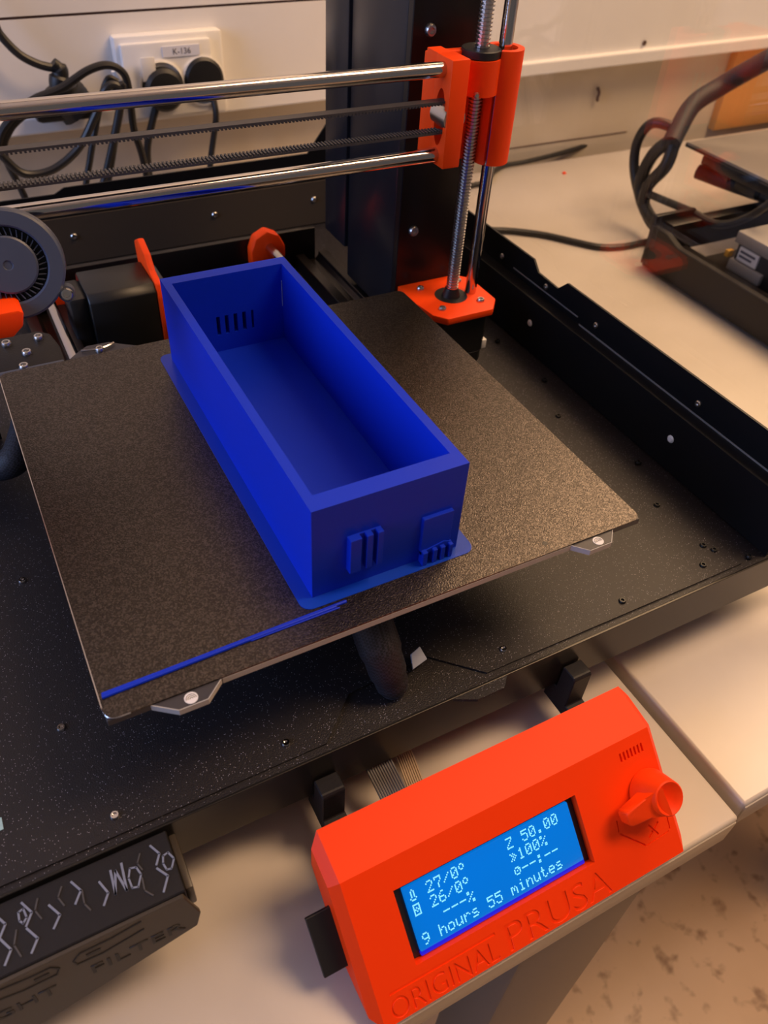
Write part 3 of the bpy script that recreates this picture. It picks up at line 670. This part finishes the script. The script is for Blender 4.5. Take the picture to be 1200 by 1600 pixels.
bright = [((0.8, -19.0), (3.2, -23.7), (0.9, -27.5)), ((0.7, -29.0), (3.7, -33.7), (0.5, -38.9)), ((-30.3, -19.3), (-27.7, -24.2), (-30.6, -28.3)), ((-20.7, -24.1), (-18.6, -29.8), (-21.1, -33.6)),
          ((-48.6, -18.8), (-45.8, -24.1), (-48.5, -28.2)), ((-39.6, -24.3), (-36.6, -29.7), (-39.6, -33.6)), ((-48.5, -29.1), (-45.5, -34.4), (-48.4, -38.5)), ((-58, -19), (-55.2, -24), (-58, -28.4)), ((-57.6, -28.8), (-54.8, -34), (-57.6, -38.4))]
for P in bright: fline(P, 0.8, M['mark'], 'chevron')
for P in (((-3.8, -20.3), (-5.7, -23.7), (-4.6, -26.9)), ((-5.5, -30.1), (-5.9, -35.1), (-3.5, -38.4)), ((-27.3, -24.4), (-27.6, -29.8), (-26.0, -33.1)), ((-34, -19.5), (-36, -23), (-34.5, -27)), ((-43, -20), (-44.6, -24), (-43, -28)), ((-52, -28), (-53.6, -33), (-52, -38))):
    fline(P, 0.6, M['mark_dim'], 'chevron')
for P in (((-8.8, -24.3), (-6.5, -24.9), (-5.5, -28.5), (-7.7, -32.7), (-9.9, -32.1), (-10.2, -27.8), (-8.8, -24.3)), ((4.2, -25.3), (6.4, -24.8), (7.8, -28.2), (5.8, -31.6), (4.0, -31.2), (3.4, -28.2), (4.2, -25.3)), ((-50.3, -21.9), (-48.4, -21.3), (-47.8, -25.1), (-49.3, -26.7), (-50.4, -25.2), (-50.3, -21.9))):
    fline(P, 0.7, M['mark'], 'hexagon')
fline([(-15.8, -21.8), (-16.2, -31.5), (-14.1, -22.6), (-12.0, -32.1), (-11.3, -20.9)], 0.9, M['mark'], 'letter_mark')
for a in (-36.4, -63):
    e = a + 26
    fline([(a + 26, -2.4), (a + 15, -4), (a + 3, -4), (a, -7), (a + 0.6, -10), (a + 10, -10.5), (a + 26, -8)] if a > -40 else [(a, -2.6), (a + 12, -4), (a + 19, -4), (a + 21.5, -7), (a + 20, -10), (a + 8, -10), (a, -8.5)], 0.6, M['black'], 'pill_outline', 0.3, None)
    fline([(a + (5 if a > -40 else 13), -7.2), (a + (9.5 if a > -40 else 17.5), -7.2)], 1.3, M['black'], 'dash', 0.3, None)

# ------------------------------------------------------------------ wall sockets, plugs and cables
so = thing('wall_socket', 'white double wall socket with a paper label, on the cream wall panel', 'socket', (226, 655, -8))
pw = lambda *a, **k: B().box(*a, **k).xf(WR)
part('plate', pw(-226, -122, -14, -0.1, -10, 63, bevel=3), M['white'], so)
part('cover', pw(-222, -136, -20, -14, -6, 58, bevel=2), M['white'], so)
for u in (-188, -147): part('socket_ring', B().lathe([(21, 0), (22, 2), (20, 3), (19, 0.5), (0.1, 0.5)], (u, -20, 22), (0, -1, 0), 32).xf(WR), M['white'], so)
lb = part('label_strip', pw(-184, -148, -21, -20.2, 45, 54), M['paper'], so, False)
part('lettering', B().add(text_mesh('K-136', 17, 5, 0.2), WR @ Matrix.Translation((-174, -21.1, 47)) @ Matrix.Rotation(math.pi / 2, 4, 'X')), M['ink'], lb, False)
part('tape_flap', pw(-207, -194, -27, -26, 28, 48, bevel=0.3), M['white'], so, True, 'loose white tape flap')
PL = [None, None]
p1 = thing('plug', 'black angled plug in the left half of the white wall socket', 'plug', (212, 645, 19))
part('plug_body', B().lathe([(19, 0.5), (19, 7), (16, 11), (10, 12), (0.1, 12)], (-188, -20, 19), (0, -1, 0), 24).xf(WR), M['black'], p1)
part('cable', B().tube([(206, 642, 8), (199, 640, -6), (190, 640, -30), (188, 642, -55), (186, 640, -90), (180, 638, -123)], 3.6, 10, 6), M['rubber'], p1)
p2 = thing('plug', 'black round plug in the right half of the white wall socket', 'plug', (253, 645, 25))
part('plug_body', B().lathe([(19.5, 0.5), (19.5, 4), (17, 6), (8, 6.5), (0.1, 6.5)], (-147, -20, 24), (0, -1, 0), 28).xf(WR), M['black'], p2)
part('cable', B().tube([(256, 648, 22), (261, 646, 10), (262, 640, -8), (258, 642, -30), (252, 642, -55), (247, 640, -90), (240, 636, -123)], 3.2, 10, 6), M['rubber'], p2)
def cable(label, pts, r, base=None, cat='cable', mt='rubber', sub=7):
    return single('cable', B().tube(pts, r, 10, sub), M[mt], label, cat, base or pts[-1])
cb = thing('power_cable', 'thick black cable arching across the wall at the top left, with a moulded joint', 'cable', (77, 640, 79))
part('cord', B().tube([(60, 642, 110), (77, 642, 84), (81, 641, 72), (92, 640, 57), (106, 640, 48), (119, 640, 44)], 3.6, 10, 6), M['rubber'], cb)
part('moulded_joint', B().tube([(118, 640, 48), (123, 640, 42), (120, 640, 30), (124, 640, 20), (132, 640, 8)], [5, 7, 9, 15, 19, 18], 14, 6), M['black'], cb)
part('moulded_joint', B().box(92, 146, 628, 650, 2, 24, bevel=6), M['black'], cb)
cable('black cable looping from the left up over to the side of the white socket', [(51, 616, -16), (62, 616, 6), (89, 615, 26), (117, 614, 35), (142, 614, 47), (160, 614, 50), (172, 614, 43), (175, 615, 28), (174, 615, -4), (178, 616, -28), (180, 617, -59), (181, 620, -121)], 3.4)
cable('black cable hanging in a wide loop at the far left behind the upper rod', [(66, 618, -124), (66, 618, -60), (58, 618, -16), (68, 618, 5), (86, 617, 18)], 3.2)
cable('black cable in a low swag at the left behind the rods', [(50, 604, 0), (57, 604, -15), (70, 604, -29), (94, 604, -28), (120, 604, -12), (140, 604, 14), (153, 604, 34), (162, 604, 36), (165, 604, 27), (154, 604, -4), (138, 606, -43), (128, 606, -64), (122, 606, -122)], 3.6)
cable('thin black cable falling straight down left of the white socket', [(168, 624, 33), (160, 624, 36), (150, 624, 18), (139, 624, -9), (131, 625, -31), (121, 625, -62), (116, 628, -122)], 3.0)
cable('second thin black cable falling down left of the white socket', [(160, 604, 30), (168, 604, 36), (160, 604, 11), (149, 605, -22), (136, 606, -64), (130, 608, -122)], 3.0)
part('cord_band', B().cyl((170, 634, 41), (180, 634, 20), 4.6, 12), M['white'], cb)
cable('black cable curving on the table beside the back of the tray', [(560, 640, -123.5), (588, 646, -123.5), (612, 650, -123.5), (640, 676, -123.5), (666, 688, -123.5), (700, 690, -123.5), (754, 697, -123), (800, 707, -123), (830, 716, -123)], 3.2)
cable('long black cable running across the cream table to the other machine', [(480, 560, -123.3), (530, 530, -123.3), (557, 516, -123.3), (586, 494, -123.3), (609, 466, -123.3), (628, 445, -123.3), (655, 436, -123.3), (690, 436, -123.3)], 3.5)
single('scrap', B().lathe([(0.1, 0), (2.6, 0.3), (2.2, 2.2), (0.1, 2.8)], (730, 644, TZ), (0, 0, 1), 8), M['orange'], 'tiny orange plastic scrap lying on the cream table', 'scrap', (730, 644, TZ))

# ------------------------------------------------------------------ second machine on the other table
q2 = thing('machine', 'second black desktop machine seen through the clear side panel at the right', 'printer', (800, 250, TZ))
part('base_side', B().prism([(20, TZ + 4), (392, TZ + 4), (396, -80), (372, -80), (352, -87), (20, -87)], 'x', 642, 650, bevel=0.8, seg=1), M['alu_black'], q2)
part('base_floor', B().box(650, 1000, 20, 378, TZ + 4, TZ + 6), M['alu_black'], q2)
part('base_foot', B().cyl((660, 380, TZ), (660, 380, TZ + 4), 12, 16), M['rubber'], q2)
part('base_foot', B().cyl((660, 40, TZ), (660, 40, TZ + 4), 12, 16), M['rubber'], q2)
part('extrusion', B().prism([(652, -100), (660, -100), (660, -104), (668, -104), (668, -100), (682, -100), (682, -120), (652, -120)], 'y', 20, 376, bevel=0.5, seg=1), M['alu_black'], q2, False)
part('back_extrusion', B().box(656, 1100, 378, 392, -106, -76, bevel=1), M['alu_black'], q2)
part('rear_plate', B().box(645, 700, 392.2, 398, TZ + 4, -70, bevel=1), M['alu_black'], q2)
bd = part('bed', B().box(760, 1020, 240, 486, -44, -40, bevel=0.6, seg=1), M['black'], q2)
part('sheet', B().box(760, 1018, 242, 485, -40, -39), M['grey_sheet'], bd, False, 'grey-brown sheet')
part('sheet_edge', B().box(759, 760, 240, 482, -40.5, -38), M['grey'], bd, False, 'bright edge of its sheet')
part('carriage', B().box(775, 1000, 250, 470, -60, -50, bevel=2), M['alu_black'], q2)
for y in (300, 345, 390, 430): part('bearing', B().cyl((790, y, -64), (790, y + 30, -64), 9, 16, ch=1), M['black'], q2)
part('sleeve', B().tube([(775, 470, -68), (790, 430, -70), (800, 380, -68), (810, 330, -66)], 8, 12, 5), M['sleeve'], q2)
ps = part('power_supply', B().box(692, 780, 200, 322, -108, -66, bevel=1.5), M['black'], q2)
part('grey_case', B().box(688, 775, 250, 325, -75.5, -63.5, bevel=1.5), M['grey_light'], q2, True, 'grey metal case')
part('grey_case', B().box(688, 720, 281, 324, -103.5, -92, bevel=1.5), M['grey_light'], q2, True, 'grey metal case')
pl_ = part('label', B().box(689.4, 692, 292, 317, -90.5, -77, bevel=0.5, seg=1), M['paper'], q2, False, 'small white paper label')
lt = B()
for k, L in enumerate((19, 16)): lt.box(689.1, 689.4, 314.5 - L, 314.5, -82.2 - 4.6 * k, -79.8 - 4.6 * k)
part('print_line', lt, M['ink'], pl_, False)
part('terminal', B().box(686, 694, 325, 330, -92, -85, bevel=1), M['yellow'], q2, True, 'small yellow terminal')
part('sleeved_cable', B().tube([(700, 452, -24), (715, 462, -14), (745, 478, 4), (780, 480, 18), (800, 462, 40), (840, 430, 78), (880, 400, 110)], 10, 14, 6), M['sleeve'], q2)
part('cable_loop', B().tube([(716, 462, -14), (702, 486, -13), (700, 500, -34), (700, 496, -62), (700, 474, -90), (696, 440, -108), (690, 400, -100)], 5.5, 12, 6), M['rubber'], q2)
part('cable_loop', B().tube([(706, 456, -20), (700, 473, -42), (700, 480, -76), (700, 462, -98), (694, 430, -104), (690, 400, -98)], 7, 12, 6), M['rubber'], q2)
part('cable_loop', B().tube([(708, 456, -20), (702, 452, -46), (700, 468, -74), (700, 467, -95)], 7, 12, 6), M['rubber'], q2)
part('cable_loop', B().tube([(700, 474, -82), (700, 447, -80), (700, 400, -76), (702, 362, -75), (708, 335, -58), (716, 318, -34)], 4.2, 10, 6), M['rubber'], q2)
cb3 = thing('carton', 'orange-brown carton standing on the table against the wall behind the second machine', 'box', (1140, 690, TZ))
part('carton_body', B().box(1062, 1360, 706, 719, TZ, 150, bevel=1), M['tan_box'], cb3)
